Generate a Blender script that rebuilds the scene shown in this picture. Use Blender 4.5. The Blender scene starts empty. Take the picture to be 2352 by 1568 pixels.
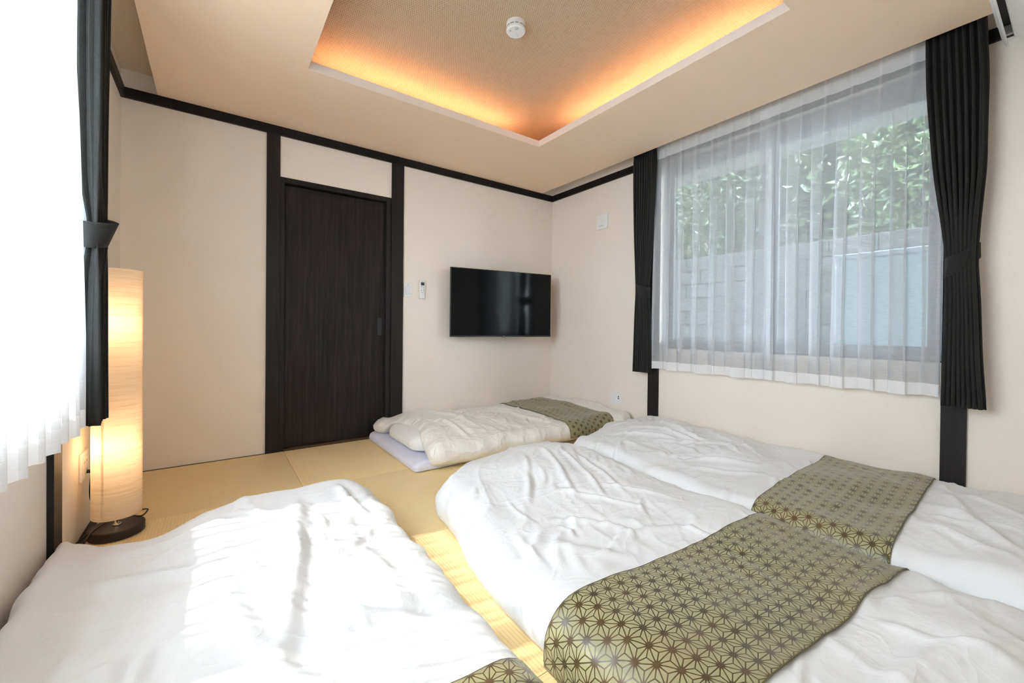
import bpy, bmesh, math, random
import numpy as np
from mathutils import Vector, Matrix, Euler
from mathutils.bvhtree import BVHTree

# ------------------------------------------------------------------ camera, world, sun, exposure
sc = bpy.context.scene
COL = bpy.data.collections.new('room'); sc.collection.children.link(COL)
PI = math.pi

def setup_camera():
    cam = bpy.data.cameras.new('camera'); o = bpy.data.objects.new('camera', cam); COL.objects.link(o)
    f, cy = 952.557, 759.143
    yaw, pitch, roll = -0.62322, -0.0072, 0.01011
    cam.sensor_width = 36.0; cam.sensor_fit = 'HORIZONTAL'
    cam.lens = f / 2352 * 36.0
    cam.shift_x = 0.0; cam.shift_y = -(784 - cy) / 2352
    cam.clip_start = 0.02; cam.clip_end = 200
    fw = Vector((-math.sin(yaw), math.cos(yaw), 0)); rt = Vector((math.cos(yaw), math.sin(yaw), 0)); up = Vector((0, 0, 1))
    fw2 = fw * math.cos(pitch) + up * math.sin(pitch); up2 = -fw * math.sin(pitch) + up * math.cos(pitch)
    rt2 = rt * math.cos(roll) + up2 * math.sin(roll); up3 = -rt * math.sin(roll) + up2 * math.cos(roll)
    m = Matrix((rt2, up3, -fw2)).transposed().to_4x4()
    m.translation = Vector((-3.0095, -3.4499, 0.9231)); o.matrix_world = m
    sc.camera = o
setup_camera()

sc.view_settings.view_transform = 'Standard'; sc.view_settings.look = 'None'
sc.view_settings.gamma = 1.0; sc.view_settings.use_curve_mapping = False
sc.view_settings.exposure = 0.71
sc.cycles.diffuse_bounces = 6; sc.cycles.max_bounces = 14; sc.cycles.transparent_max_bounces = 24
sc.cycles.sample_clamp_indirect = 8.0

SKY = 18.0; SUN = 7.0
w = bpy.data.worlds.new('world'); sc.world = w; w.use_nodes = True
bg = w.node_tree.nodes['Background']; bg.inputs[0].default_value = (0.79, 0.893, 1.0, 1); bg.inputs[1].default_value = SKY

sun = bpy.data.lights.new('sun', 'SUN'); so = bpy.data.objects.new('sun', sun); COL.objects.link(so)
sun.energy = SUN; sun.angle = math.radians(0.6); sun.color = (1.0, 0.95, 0.86)
sd = Vector((1.0, -0.22, -1.45)).normalized()
so.rotation_euler = sd.to_track_quat('-Z', 'Y').to_euler(); so.location = (-8, -1, 9)

# window portals (they only guide the sampling of the sky)
for nm, x, rz in (('portal_east', 0.14, PI / 2), ('portal_west', -3.615, -PI / 2)):
    L = bpy.data.lights.new(nm, 'AREA'); o = bpy.data.objects.new(nm, L); COL.objects.link(o)
    L.shape = 'RECTANGLE'; L.size = 1.62; L.size_y = 1.5; L.cycles.is_portal = True
    d = Vector((-1 if x > 0 else 1, 0, 0)); o.rotation_euler = d.to_track_quat('-Z', 'Z').to_euler(); o.location = (x, -2.19, 1.53)

# ------------------------------------------------------------------ dimensions
W = 3.475; YN = -3.53; ZT = 2.30; ZS = 2.361; ZP = 2.476; ZC = 2.60
WY0, WY1, WZ0, WZ1 = -1.365, -3.015, 0.767, 2.30

# ------------------------------------------------------------------ node helpers
class NT:
    def __init__(s, name):
        s.m = bpy.data.materials.new(name); s.m.use_nodes = True; s.t = s.m.node_tree; s.n = s.t.nodes
        s.p = s.n['Principled BSDF']; s.out = s.n['Material Output']
    def new(s, ty, **k):
        nd = s.n.new(ty)
        for a, b in k.items(): setattr(nd, a, b)
        return nd
    def lk(s, a, b): s.t.links.new(a, b)
    def put(s, sock, v):
        if isinstance(v, (int, float)): sock.default_value = v
        elif isinstance(v, tuple): sock.default_value = v if len(v) == len(sock.default_value) else v + (1,)
        else: s.lk(v, sock)
    def M(s, op, a, b=None, c=None, clamp=False):
        nd = s.n.new('ShaderNodeMath'); nd.operation = op; nd.use_clamp = clamp
        s.put(nd.inputs[0], a)
        if b is not None: s.put(nd.inputs[1], b)
        if c is not None: s.put(nd.inputs[2], c)
        return nd.outputs[0]
    def mix(s, f, a, b):
        nd = s.n.new('ShaderNodeMix'); nd.data_type = 'RGBA'
        s.put(nd.inputs[0], f); s.put(nd.inputs[6], a); s.put(nd.inputs[7], b); return nd.outputs[2]
    def coord(s, kind='Object'):
        return s.new('ShaderNodeTexCoord').outputs[kind]
    def mapping(s, v, scale=(1, 1, 1), rot=(0, 0, 0), loc=(0, 0, 0)):
        nd = s.new('ShaderNodeMapping'); s.lk(v, nd.inputs[0])
        nd.inputs['Scale'].default_value = scale; nd.inputs['Rotation'].default_value = rot; nd.inputs['Location'].default_value = loc
        return nd.outputs[0]
    def noise(s, v, scale, detail=2, rough=.5, dist=0):
        nd = s.new('ShaderNodeTexNoise'); s.lk(v, nd.inputs[0]); nd.inputs['Scale'].default_value = scale
        nd.inputs['Detail'].default_value = detail; nd.inputs['Roughness'].default_value = rough; nd.inputs['Distortion'].default_value = dist
        return nd.outputs[0]
    def ramp(s, f, stops):
        nd = s.new('ShaderNodeValToRGB'); s.lk(f, nd.inputs[0]); e = nd.color_ramp.elements
        while len(e) < len(stops): e.new(.5)
        for q, (p, c) in zip(e, stops): q.position = p; q.color = c + (1,) if len(c) == 3 else c
        return nd.outputs[0]
    def bump(s, h, strength=.3, dist=.01, normal=None):
        nd = s.new('ShaderNodeBump'); s.lk(h, nd.inputs['Height']); nd.inputs['Strength'].default_value = strength
        nd.inputs['Distance'].default_value = dist
        if normal is not None: s.lk(normal, nd.inputs['Normal'])
        return nd.outputs[0]
    def set(s, **k):
        names = dict(color='Base Color', rough='Roughness', metal='Metallic', normal='Normal', sheen='Sheen Weight', coat='Coat Weight',
                     spec='Specular IOR Level', emit='Emission Color', estr='Emission Strength', aniso='Anisotropic')
        for a, b in k.items(): s.put(s.p.inputs[names[a]], b)
        return s.m

def plain(name, color, rough=.5, metal=0., spec=.5, **k):
    t = NT(name); return t.set(color=color, rough=rough, metal=metal, spec=spec, **k)

def mat_wallpaper(name, color, sc1=260, amp=.25):
    t = NT(name); c = t.coord()
    n1 = t.noise(c, sc1, 3, .6); n2 = t.noise(t.mapping(c, (1, 1, .25)), 60, 3, .6)
    n3 = t.noise(c, 2.2, 2)
    f = t.M('ADD', t.M('MULTIPLY', n1, .6), t.M('MULTIPLY', n2, .4))
    dark = tuple(q * .93 for q in color); lite = tuple(min(1, q * 1.04) for q in color)
    col = t.mix(f, dark, lite)
    return t.set(color=col, rough=.85, spec=.2, normal=t.bump(f, amp, .002))

def mat_darkwood(name, c1=(.014, .012, .012), c2=(.030, .025, .024), axis='z', rough=.42):
    t = NT(name); c = t.coord()
    s = {'z': (38, 38, 1.3), 'x': (1.3, 38, 38), 'y': (38, 1.3, 38)}[axis]
    n1 = t.noise(t.mapping(c, s), 1.6, 5, .65, .3)
    s2 = tuple(q * 6 for q in s)
    n2 = t.noise(t.mapping(c, s2), 1.2, 3, .6)
    f = t.M('ADD', t.M('MULTIPLY', n1, .7), t.M('MULTIPLY', n2, .3))
    col = t.ramp(f, [(.32, c1), (.7, c2)])
    return t.set(color=col, rough=rough, spec=.16, normal=t.bump(f, .15, .002))

M = {}
M['wall'] = mat_wallpaper('cream_wallpaper', (.865, .785, .70))
M['ceil'] = mat_wallpaper('beige_ceiling_paper', (.95, .725, .54), 170, .3)
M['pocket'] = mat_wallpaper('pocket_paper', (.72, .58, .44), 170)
M['lip'] = mat_wallpaper('pale_lip_paper', (.84, .74, .66), 200)
M['wood'] = mat_darkwood('dark_post_wood')
M['woodx'] = mat_darkwood('dark_trim_wood_x', (.009, .008, .008), (.019, .016, .016), 'x')
M['woody'] = mat_darkwood('dark_trim_wood_y', (.009, .008, .008), (.019, .016, .016), 'y')
M['door'] = mat_darkwood('dark_door_wood', (.010, .0075, .0075), (.036, .028, .027))
M['floorboard'] = mat_darkwood('brown_threshold', (.10, .06, .035), (.24, .15, .09), 'x')
M['white'] = plain('white_plastic', (.83, .83, .84), .35)
M['offwhite'] = plain('warm_white_plastic', (.80, .79, .76), .4)
M['grey'] = plain('grey_print', (.25, .25, .26), .5)
M['midgrey'] = plain('pale_grey_plastic', (.62, .63, .65), .45)
M['black'] = plain('black_plastic', (.012, .012, .013), .4)
M['chrome'] = plain('chrome', (.75, .75, .76), .15, 1.0)
M['alu'] = plain('grey_window_aluminium', (.22, .225, .24), .4, .3)
M['concrete'] = mat_wallpaper('render_outside', (.26, .26, .25), 60)

def mat_weave():
    t = NT('woven_ceiling_paper'); c = t.coord()
    wv = t.noise(c, 9, 2); 
    sep = t.new('ShaderNodeSeparateXYZ'); t.lk(c, sep.inputs[0])
    k = 2 * PI / .0125
    dx = t.M('MULTIPLY', wv, .004)
    rowf = t.M('DIVIDE', sep.outputs[1], .0125)
    half = t.M('MULTIPLY', t.M('FLOOR', t.M('ADD', rowf, .25)), PI)
    sx = t.M('SINE', t.M('ADD', t.M('MULTIPLY', t.M('ADD', sep.outputs[0], dx), k), half))
    sy = t.M('SINE', t.M('MULTIPLY', sep.outputs[1], k))
    bx = t.M('MULTIPLY', t.M('ADD', sx, 1), .5); by = t.M('ABSOLUTE', sy)
    h = t.M('POWER', t.M('MULTIPLY', bx, by), .6)
    n = t.noise(t.mapping(c, (8, 160, 1)), 1.5, 3); n2 = t.noise(t.mapping(c, (160, 8, 1)), 1.5, 3)
    f = t.M('ADD', t.M('MULTIPLY', h, .55), t.M('MULTIPLY', t.M('ADD', n, n2), .32), clamp=True)
    col = t.ramp(f, [(.15, (.30, .20, .125)), (.45, (.50, .37, .25)), (.85, (.72, .57, .42))])
    return t.set(color=col, rough=.8, spec=.2, normal=t.bump(h, .5, .003))
M['weave'] = mat_weave()

def mat_tatami(name, axis, sheen_tone):
    t = NT(name); c = t.coord()
    sep = t.new('ShaderNodeSeparateXYZ'); t.lk(c, sep.inputs[0])
    a, b = (sep.outputs[0], sep.outputs[1]) if axis == 'y' else (sep.outputs[1], sep.outputs[0])
    rib = t.M('ABSOLUTE', t.M('SINE', t.M('MULTIPLY', a, PI / .0125)))
    fine = t.M('SINE', t.M('MULTIPLY', b, 2 * PI / .004))
    h = t.M('ADD', t.M('POWER', rib, .5), t.M('MULTIPLY', fine, .08))
    st = t.noise(t.mapping(c, (3, 90, 3) if axis == 'x' else (90, 3, 3)), 1.5, 4, .6)
    blotch = t.noise(c, 2.5, 2)
    f = t.M('ADD', t.M('MULTIPLY', st, .5), t.M('ADD', t.M('MULTIPLY', rib, .25), t.M('MULTIPLY', blotch, .25)))
    base = (.88 * sheen_tone, .62 * sheen_tone, .29 * sheen_tone); lite = (.96 * sheen_tone, .78 * sheen_tone, .45 * sheen_tone)
    col = t.ramp(f, [(.25, base), (.75, lite)])
    return t.set(color=col, rough=.5, spec=.35, normal=t.bump(h, .35, .0025))
M['tat_x'] = mat_tatami('tatami_weave_across', 'x', .93)  # sheen from the weave direction is painted into the tone of alternate mats
M['tat_y'] = mat_tatami('tatami_weave_along', 'y', 1.03)

def mat_cotton(name, color, fine=1., sheen=.1, rough=.75, spec=.25, folds=.22):
    t = NT(name); c = t.coord()
    n1 = t.noise(t.mapping(c, (1, 1.9, 1), (0, 0, .5)), 4.5, 2, .45, .8)
    r1 = t.M('ABSOLUTE', t.M('SUBTRACT', n1, .5))
    r1 = t.M('POWER', t.M('SUBTRACT', 1., t.M('MULTIPLY', r1, 4.), clamp=True), 3.)
    n2 = t.noise(t.mapping(c, (1.5, 1, 1), (0, 0, -.7)), 11, 2, .5, 1.)
    r2 = t.M('POWER', t.M('SUBTRACT', 1., t.M('MULTIPLY', t.M('ABSOLUTE', t.M('SUBTRACT', n2, .5)), 5.), clamp=True), 3.)
    msk = t.M('MULTIPLY', t.noise(c, 3.2, 2), 1.6)
    h = t.M('MULTIPLY', t.M('ADD', r1, t.M('MULTIPLY', r2, .2)), msk)
    b1 = t.bump(h, folds * fine, .012)
    wv = t.noise(c, 900, 2)
    b2 = t.bump(wv, .12, .001, b1)
    return t.set(color=color, rough=rough, spec=spec, sheen=sheen, normal=b2)
M['cotton'] = mat_cotton('white_duvet_cotton', (.80, .81, .828))
M['satin'] = mat_cotton('cream_duvet_satin', (.84, .81, .755), 1.0, .2, .42, .5, .5)
M['pillow'] = mat_cotton('white_pillow_cotton', (.84, .83, .81), .6)
M['mattress'] = mat_cotton('lavender_white_quilting', (.74, .74, .87), .7)

def mat_asanoha():
    t = NT('olive_hemp_leaf_brocade'); uv = t.coord('UV')
    sep = t.new('ShaderNodeSeparateXYZ'); t.lk(uv, sep.inputs[0])
    s = .054; h = s * math.sqrt(3) / 2; stretch = h / .040
    x = sep.outputs[0]; y = t.M('MULTIPLY', sep.outputs[1], stretch)
    # nearest lattice node
    def cell(ox, oy):
        a = t.M('SUBTRACT', t.M('WRAP', t.M('ADD', x, ox), s / 2, -s / 2), 0.)
        b = t.M('WRAP', t.M('ADD', y, oy), h, -h)
        return t.M('SQRT', t.M('ADD', t.M('MULTIPLY', a, a), t.M('MULTIPLY', b, b)))
    nd = t.M('MINIMUM', cell(0, 0), cell(s / 2, h))
    blob = t.M('SUBTRACT', 1., t.M('DIVIDE', nd, s * .30), clamp=True)
    wid = t.M('ADD', .00125, t.M('MULTIPLY', t.M('POWER', blob, 1.4), .0024))
    best = None
    for k in range(3):
        th = PI / 2 + k * PI / 3
        nx, ny = math.cos(th), math.sin(th); tx, ty = -ny, nx
        pn = t.M('ADD', t.M('MULTIPLY', x, nx), t.M('MULTIPLY', y, ny))
        pt = t.M('ADD', t.M('MULTIPLY', x, tx), t.M('MULTIPLY', y, ty))
        de = t.M('ABSOLUTE', t.M('WRAP', pn, h / 2, -h / 2))                     # lattice edges
        a = t.M('DIVIDE', pn, h)
        j = t.M('ROUND', t.M('DIVIDE', pt, s / 2))
        dl = t.M('ABSOLUTE', t.M('SUBTRACT', pt, t.M('MULTIPLY', j, s / 2)))       # altitude lines
        ph = t.M('ABSOLUTE', t.M('WRAP', t.M('ADD', a, j), 1., -1.))               # 0 at node, 1 at mid edge
        dl = t.M('ADD', dl, t.M('MULTIPLY', t.M('GREATER_THAN', ph, .667), 1.))
        d = t.M('MINIMUM', de, dl)
        best = d if best is None else t.M('MINIMUM', best, d)
    r = t.M('DIVIDE', t.M('SUBTRACT', best, wid), .0006)
    line = t.M('SUBTRACT', 1., r, clamp=True)
    c = t.coord(); n = t.noise(c, 5, 2)
    lc = t.ramp(n, [(.4, (.060, .048, .014)), (.62, (.105, .06, .022))])
    wn = t.noise(t.mapping(uv, (900, 250, 1)), 1, 2)
    bc = t.mix(wn, (.30, .28, .145), (.37, .345, .195))
    col = t.mix(line, bc, lc)
    rough = t.M('SUBTRACT', .52, t.M('MULTIPLY', line, .22))
    fold = t.noise(c, 14, 4, .5, .8)
    nrm = t.bump(line, .25, .0008, t.bump(fold, .25, .006))
    return t.set(color=col, rough=rough, spec=.55, sheen=.15, normal=nrm)
M['runner'] = mat_asanoha()
M['hem'] = plain('olive_hem_thread', (.13, .115, .055), .7)
M['runner_olive'] = None

def mat_curtain(name, c1, c2):
    t = NT(name); c = t.coord()
    n = t.noise(t.mapping(c, (60, 60, 900)), 1, 3); n2 = t.noise(t.mapping(c, (700, 700, 60)), 1, 2)
    f = t.M('MULTIPLY', t.M('ADD', n, n2), .5)
    return t.set(color=t.ramp(f, [(.35, c1), (.65, c2)]), rough=.75, spec=.2, sheen=.06, normal=t.bump(f, .4, .002))
M['drape'] = mat_curtain('charcoal_drape', (.009, .009, .0085), (.026, .0255, .023))

def mat_sheer(name, op, color, through=.27):
    """thin voile: see-through head on, denser where the cloth turns edge on"""
    t = NT(name); t.n.remove(t.p); c = t.coord()
    g = t.new('ShaderNodeNewGeometry'); dot = t.new('ShaderNodeVectorMath', operation='DOT_PRODUCT')
    t.lk(g.outputs['Normal'], dot.inputs[0]); t.lk(g.outputs['Incoming'], dot.inputs[1])
    cs = t.M('MAXIMUM', t.M('ABSOLUTE', dot.outputs['Value']), .12)
    n = t.noise(t.mapping(c, (30, 30, 500)), 1, 2)
    ex = t.M('DIVIDE', t.M('ADD', 1., t.M('MULTIPLY', t.M('SUBTRACT', n, .5), .7)), cs)
    tr = t.M('POWER', 1 - op, ex)                      # transmittance
    T = t.new('ShaderNodeBsdfTransparent'); D = t.new('ShaderNodeBsdfDiffuse'); L = t.new('ShaderNodeBsdfTranslucent')
    for q in (D, L): q.inputs[0].default_value = color + (1,)
    a = t.new('ShaderNodeMixShader'); a.inputs[0].default_value = through; t.lk(D.outputs[0], a.inputs[1]); t.lk(L.outputs[0], a.inputs[2])
    b = t.new('ShaderNodeMixShader'); t.lk(tr, b.inputs[0]); t.lk(a.outputs[0], b.inputs[1]); t.lk(T.outputs[0], b.inputs[2])
    t.lk(b.outputs[0], t.out.inputs[0]); return t.m
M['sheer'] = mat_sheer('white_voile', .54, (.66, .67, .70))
M['sheerlit'] = mat_sheer('white_voile_lit_copy', .56, (.90, .905, .925), .45)  # same voile; the left window's brightness is put into a whiter, more translucent copy
M['sheerhead'] = mat_sheer('white_voile_header', .78, (.90, .90, .92))
M['sheerhem'] = mat_sheer('white_voile_hem', .90, (.93, .93, .945))

def mat_glass():
    t = NT('window_glass'); t.n.remove(t.p)
    T = t.new('ShaderNodeBsdfTransparent'); T.inputs[0].default_value = (.93, .95, .945, 1)
    G = t.new('ShaderNodeBsdfGlossy'); G.inputs['Roughness'].default_value = .01
    F = t.new('ShaderNodeFresnel'); F.inputs[0].default_value = 1.3
    b = t.new('ShaderNodeMixShader'); g = t.new('ShaderNodeNewGeometry')      # only the outer skin of the pane mirrors
    t.lk(t.M('MULTIPLY', F.outputs[0], t.M('SUBTRACT', 1., g.outputs['Backfacing'])), b.inputs[0]); t.lk(T.outputs[0], b.inputs[1]); t.lk(G.outputs[0], b.inputs[2])
    t.lk(b.outputs[0], t.out.inputs[0]); return t.m
M['glass'] = mat_glass()

def mat_shade():
    t = NT('pleated_paper_shade'); t.n.remove(t.p); c = t.coord()
    n = t.noise(t.mapping(c, (7, 7, 150)), 1, 4, .6); n2 = t.noise(t.mapping(c, (3, 3, 420)), 1, 2)
    f = t.M('ADD', t.M('MULTIPLY', n, .6), t.M('MULTIPLY', n2, .4))
    col = t.ramp(f, [(.33, (.76, .64, .48)), (.47, (.88, .79, .66)), (.7, (.93, .87, .77))])
    D = t.new('ShaderNodeBsdfDiffuse'); L = t.new('ShaderNodeBsdfTranslucent')
    t.lk(col, D.inputs[0]); t.lk(col, L.inputs[0]); nb = t.bump(f, .5, .002); t.lk(nb, D.inputs['Normal'])
    a = t.new('ShaderNodeMixShader'); a.inputs[0].default_value = .5; t.lk(D.outputs[0], a.inputs[1]); t.lk(L.outputs[0], a.inputs[2])
    t.lk(a.outputs[0], t.out.inputs[0]); return t.m
M['shade'] = mat_shade()

def emis(name, color, s):
    t = NT(name); return t.set(color=(.8, .8, .8), emit=color, estr=s)
M['led'] = emis('warm_led_strip', (1., .60, .33), 46.)
M['bulb'] = emis('warm_bulb', (1., .62, .30), 1.7)

# ------------------------------------------------------------------ mesh helpers
def tag(o, label=None, cat=None, group=None, kind=None):
    for k, v in (('label', label), ('category', cat), ('group', group), ('kind', kind)):
        if v: o[k] = v
    return o

def link(name, me, mat=None, parent=None, smooth=False, kind=None):
    o = bpy.data.objects.new(name, me); COL.objects.link(o)
    if mat is not None: me.materials.append(M[mat] if isinstance(mat, str) else mat)
    if smooth:
        me.polygons.foreach_set('use_smooth', [True] * len(me.polygons))
    if parent is not None: o.parent = parent
    if kind: o['kind'] = kind
    return o

def empty(name, loc=(0, 0, 0), rz=0.):
    o = bpy.data.objects.new(name, None); COL.objects.link(o); o.location = loc; o.rotation_euler = (0, 0, rz); o.empty_display_size = .05
    return o

class MB:
    def __init__(s): s.b = bmesh.new()
    def box(s, x0, x1, y0, y1, z0, z1, bev=0., seg=1, mat=0):
        r = bmesh.ops.create_cube(s.b, size=1.)
        vs = r['verts']
        for v in vs: v.co = Vector(((x0 + x1) / 2 + v.co.x * (x1 - x0), (y0 + y1) / 2 + v.co.y * (y1 - y0), (z0 + z1) / 2 + v.co.z * (z1 - z0)))
        fs = set(f for v in vs for f in v.link_faces)
        for f in fs: f.material_index = mat
        if bev > 0:
            es = set(e for v in vs for e in v.link_edges)
            bmesh.ops.bevel(s.b, geom=list(es), offset=bev, segments=seg, affect='EDGES', profile=.5)
        return s
    def lathe(s, prof, n=48, cx=0, cy=0, cap=True):
        rings = []
        for r, z in prof:
            rings.append([s.b.verts.new((cx + r * math.cos(2 * PI * i / n), cy + r * math.sin(2 * PI * i / n), z)) for i in range(n)])
        for a, b in zip(rings, rings[1:]):
            for i in range(n): s.b.faces.new((a[i], a[(i + 1) % n], b[(i + 1) % n], b[i]))
        if cap:
            s.b.faces.new(rings[0][::-1]); s.b.faces.new(rings[-1])
        return s
    def tube(s, pts, r, n=8):
        pts = [Vector(p) for p in pts]; rings = []
        for i, p in enumerate(pts):
            d = (pts[min(i + 1, len(pts) - 1)] - pts[max(i - 1, 0)]).normalized()
            a = d.orthogonal().normalized() if i == 0 else (u - d * u.dot(d)).normalized()
            u = a; v = d.cross(a)
            rings.append([s.b.verts.new(p + (a * math.cos(2 * PI * k / n) + v * math.sin(2 * PI * k / n)) * r) for k in range(n)])
        for a, b in zip(rings, rings[1:]):
            for k in range(n): s.b.faces.new((a[k], a[(k + 1) % n], b[(k + 1) % n], b[k]))
        s.b.faces.new(rings[0][::-1]); s.b.faces.new(rings[-1])
        return s
    def build(s, name, mat, parent=None, smooth=False, kind=None):
        bmesh.ops.recalc_face_normals(s.b, faces=s.b.faces[:])
        me = bpy.data.meshes.new(name); s.b.to_mesh(me); s.b.free()
        return link(name, me, mat, parent, smooth, kind)

def catmull(pts, n=10):
    P = [Vector(p) for p in pts]; P = [P[0] * 2 - P[1]] + P + [P[-1] * 2 - P[-2]]; out = []
    for i in range(1, len(P) - 2):
        for k in range(n):
            t = k / n; a, b, c, d = P[i - 1:i + 3]
            out.append(.5 * ((2 * b) + (-a + c) * t + (2 * a - 5 * b + 4 * c - d) * t * t + (-a + 3 * b - 3 * c + d) * t ** 3))
    out.append(P[-2]); return out

def grid_mesh(name, P, mat, parent=None, uv=None, closed=False):
    """P: (a, b, 3) array -> quad grid"""
    a, b = P.shape[:2]; me = bpy.data.meshes.new(name)
    idx = np.arange(a * b).reshape(a, b)
    if closed: idx = np.concatenate([idx, idx[:, :1]], 1)
    q = np.stack([idx[:-1, :-1], idx[1:, :-1], idx[1:, 1:], idx[:-1, 1:]], -1).reshape(-1, 4)
    me.vertices.add(a * b); me.vertices.foreach_set('co', P.reshape(-1).astype(np.float32))
    me.loops.add(q.size); me.loops.foreach_set('vertex_index', q.reshape(-1).astype(np.int32))
    me.polygons.add(len(q)); me.polygons.foreach_set('loop_start', np.arange(0, q.size, 4, dtype=np.int32))
    me.update(calc_edges=True)
    if uv is not None:
        l = me.uv_layers.new(name='UVMap'); l.data.foreach_set('uv', uv.reshape(-1, 2)[q.reshape(-1)].reshape(-1).astype(np.float32))
    me.validate()
    return link(name, me, mat, parent, True)

# numpy gradient noise
class Perlin:
    def __init__(s, seed):
        r = np.random.RandomState(seed); s.p = r.permutation(256); s.p = np.concatenate([s.p, s.p]); a = r.rand(256) * 2 * PI
        s.g = np.stack([np.cos(a), np.sin(a)], -1)
    def __call__(s, x, y):
        xi = np.floor(x).astype(int); yi = np.floor(y).astype(int); xf = x - xi; yf = y - yi
        def g(i, j):
            h = s.p[(s.p[(xi + i) & 255] + yi + j) & 255]; v = s.g[h]; return v[..., 0] * (xf - i) + v[..., 1] * (yf - j)
        u = xf ** 3 * (xf * (xf * 6 - 15) + 10); v = yf ** 3 * (yf * (yf * 6 - 15) + 10)
        return (1 - v) * ((1 - u) * g(0, 0) + u * g(1, 0)) + v * ((1 - u) * g(0, 1) + u * g(1, 1))
    def fbm(s, x, y, o=3, k=.5):
        t = 0; a = 1
        for i in range(o): t = t + a * s(x * 2 ** i + i * 13.7, y * 2 ** i - i * 7.1); a *= k
        return t

# ------------------------------------------------------------------ structure: floor and tatami
fl = MB().box(-W - .2, .2, YN - .1, .12, -.12, -.03).build('floor', 'woodx', kind='structure')
NX = 4; mx0, mx1 = -W + .029, -.029; my0, my1 = -.013, YN + .012
dxm = (mx1 - mx0) / NX; dym = .8655
for i in range(NX):
    y = my0; j = 0
    while y > my1 + .01:
        y2 = max(y - dym, my1)
        g = .0008
        cx, cy = mx0 + (i + .5) * dxm, (y + y2) / 2
        b = MB().box(-dxm / 2 + g, dxm / 2 - g, -(y - y2) / 2 + g, (y - y2) / 2 - g, -.029, 0, .0015, 2)
        o = b.build('tatami_mat', 'tat_y' if (i + j) % 2 else 'tat_x', fl)
        o.location = (cx, cy, 0); y = y2; j += 1
MB().box(-W, -W + .028, YN, 0, -.03, .001).build('baseboard_left', 'woody', kind='structure')
MB().box(-.028, 0, YN, 0, -.03, .001).build('baseboard_right', 'woody', kind='structure')
MB().box(-W + .028, -.028, -.012, 0, -.03, .001).build('baseboard_back', 'woodx', kind='structure')

# ------------------------------------------------------------------ walls
DX0, DX1, DZ = -2.597, -1.800, 2.006      # door opening
wb = MB()
wb.box(-W - .15, DX0 - .02, 0, .12, -.1, 2.75).box(DX1 + .005, .15, 0, .12, -.1, 2.75).box(DX0 - .02, DX1 + .005, 0, .12, DZ, 2.75)
wb.build('wall_back', 'wall', kind='structure')
for side, x0, x1 in (('right', 0, .15), ('left', -W - .15, -W)):
    m = MB()
    m.box(x0, x1, YN, WY1, -.1, 2.75).box(x0, x1, WY0, 0, -.1, 2.75).box(x0, x1, WY1, WY0, -.1, WZ0).box(x0, x1, WY1, WY0, WZ1, 2.75)
    m.build('wall_' + side, 'wall', kind='structure')
MB().box(-W - .15, .15, YN - .1, YN, -.1, 2.75).build('wall_front', 'wall', kind='structure')

# posts and rails (dark wood)
pr = .018; n_tr = 0
def trim(x0, x1, y0, y1, z0, z1, mat='wood', bev=.0012):
    global n_tr; n_tr += 1
    return MB().box(x0, x1, y0, y1, z0, z1, bev).build('trim_%d' % n_tr, mat, kind='structure')
trim(-W, 0, -.02, 0, ZT, ZS, 'woodx'); trim(-W, -W + .02, YN, -.02, ZT, ZS, 'woody'); trim(-.02, 0, YN, -.02, ZT, ZS, 'woody')
trim(-W + .02, -.02, YN, YN + .02, ZT, ZS, 'woodx')
trim(-2.708, -2.623, -pr, 0, 0, ZT); trim(-1.797, -1.694, -pr, 0, 0, ZT)
for xa, xb in ((-W, -W + pr), (-pr, 0)):
    trim(xa, xb, -1.365, -1.267, 0, ZT); trim(xa, xb, -3.105, -3.015, 0, ZT)

# door with frame
d = MB().box(-2.592, -1.822, .038, .072, .012, 1.962, .002)
door = d.build('door_1', 'door', kind='structure')
MB().box(-2.57, -1.84, .0365, .038, 1.925, 1.930).box(-2.575, -1.838, .0372, .038, .03, 1.93).build('door_panel_groove', 'door', door)
fr = MB().box(-2.623, -2.592, -.004, .09, 0, DZ, .001).box(-1.838, -1.797, -.004, .09, 0, DZ, .001).box(-2.592, -1.838, -.004, .09, 1.968, DZ, .001)
fr.build('door_frame', 'wood', door)
h = MB().box(-1.896, -1.862, .031, .039, .846, .996, .002, 2); hd = h.build('door_handle', plain('matt_black_pull', (.016, .018, .02), .35), door)
MB().box(-1.891, -1.867, .0300, .0312, .852, .990, .0005).build('handle_recess', 'black', hd)
th = MB().box(-2.592, -2.2, .001, .12, -.02, .004).build('threshold', 'floorboard', door)
MB().box(-2.198, -1.838, .001, .12, -.02, .004).build('threshold', 'floorboard', door)
MB().box(-2.9, -1.5, .121, .13, -.1, 2.2).build('wall_corridor', 'wall', kind='structure')

# ------------------------------------------------------------------ ceiling with recessed cove
RX0, RX1, RY0, RY1 = -2.588, -.916, -.878, -2.652
SX0, SX1 = -W + .172, -.1645; LT = ZS + .045; EL, ER = .62, 2.0
m = MB()
m.box(SX0, RX0, YN, -.02, ZS, LT).box(RX1, SX1, YN, -.02, ZS, LT).box(RX0, RX1, RY0, -.02, ZS, LT).box(RX0, RX1, YN, RY1, ZS, LT)
m.box(SX0, SX0 + .012, YN, -.02, LT, ZP).box(SX1 - .012, SX1, YN, -.02, LT, ZP)
ceil = m.build('ceiling', 'ceil', kind='structure')
MB().box(-W, SX0 + .012, YN, 0, ZP, ZP + .02).box(SX1 - .012, 0, YN, 0, ZP, ZP + .02).build('curtain_pocket', 'pocket', ceil)
e = .0015
lp = MB().box(RX0 - e, RX0 + e, RY1, RY0, ZS + .0005, LT + .004).box(RX1 - e, RX1 + e, RY1, RY0, ZS + .0005, LT + .004)
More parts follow.
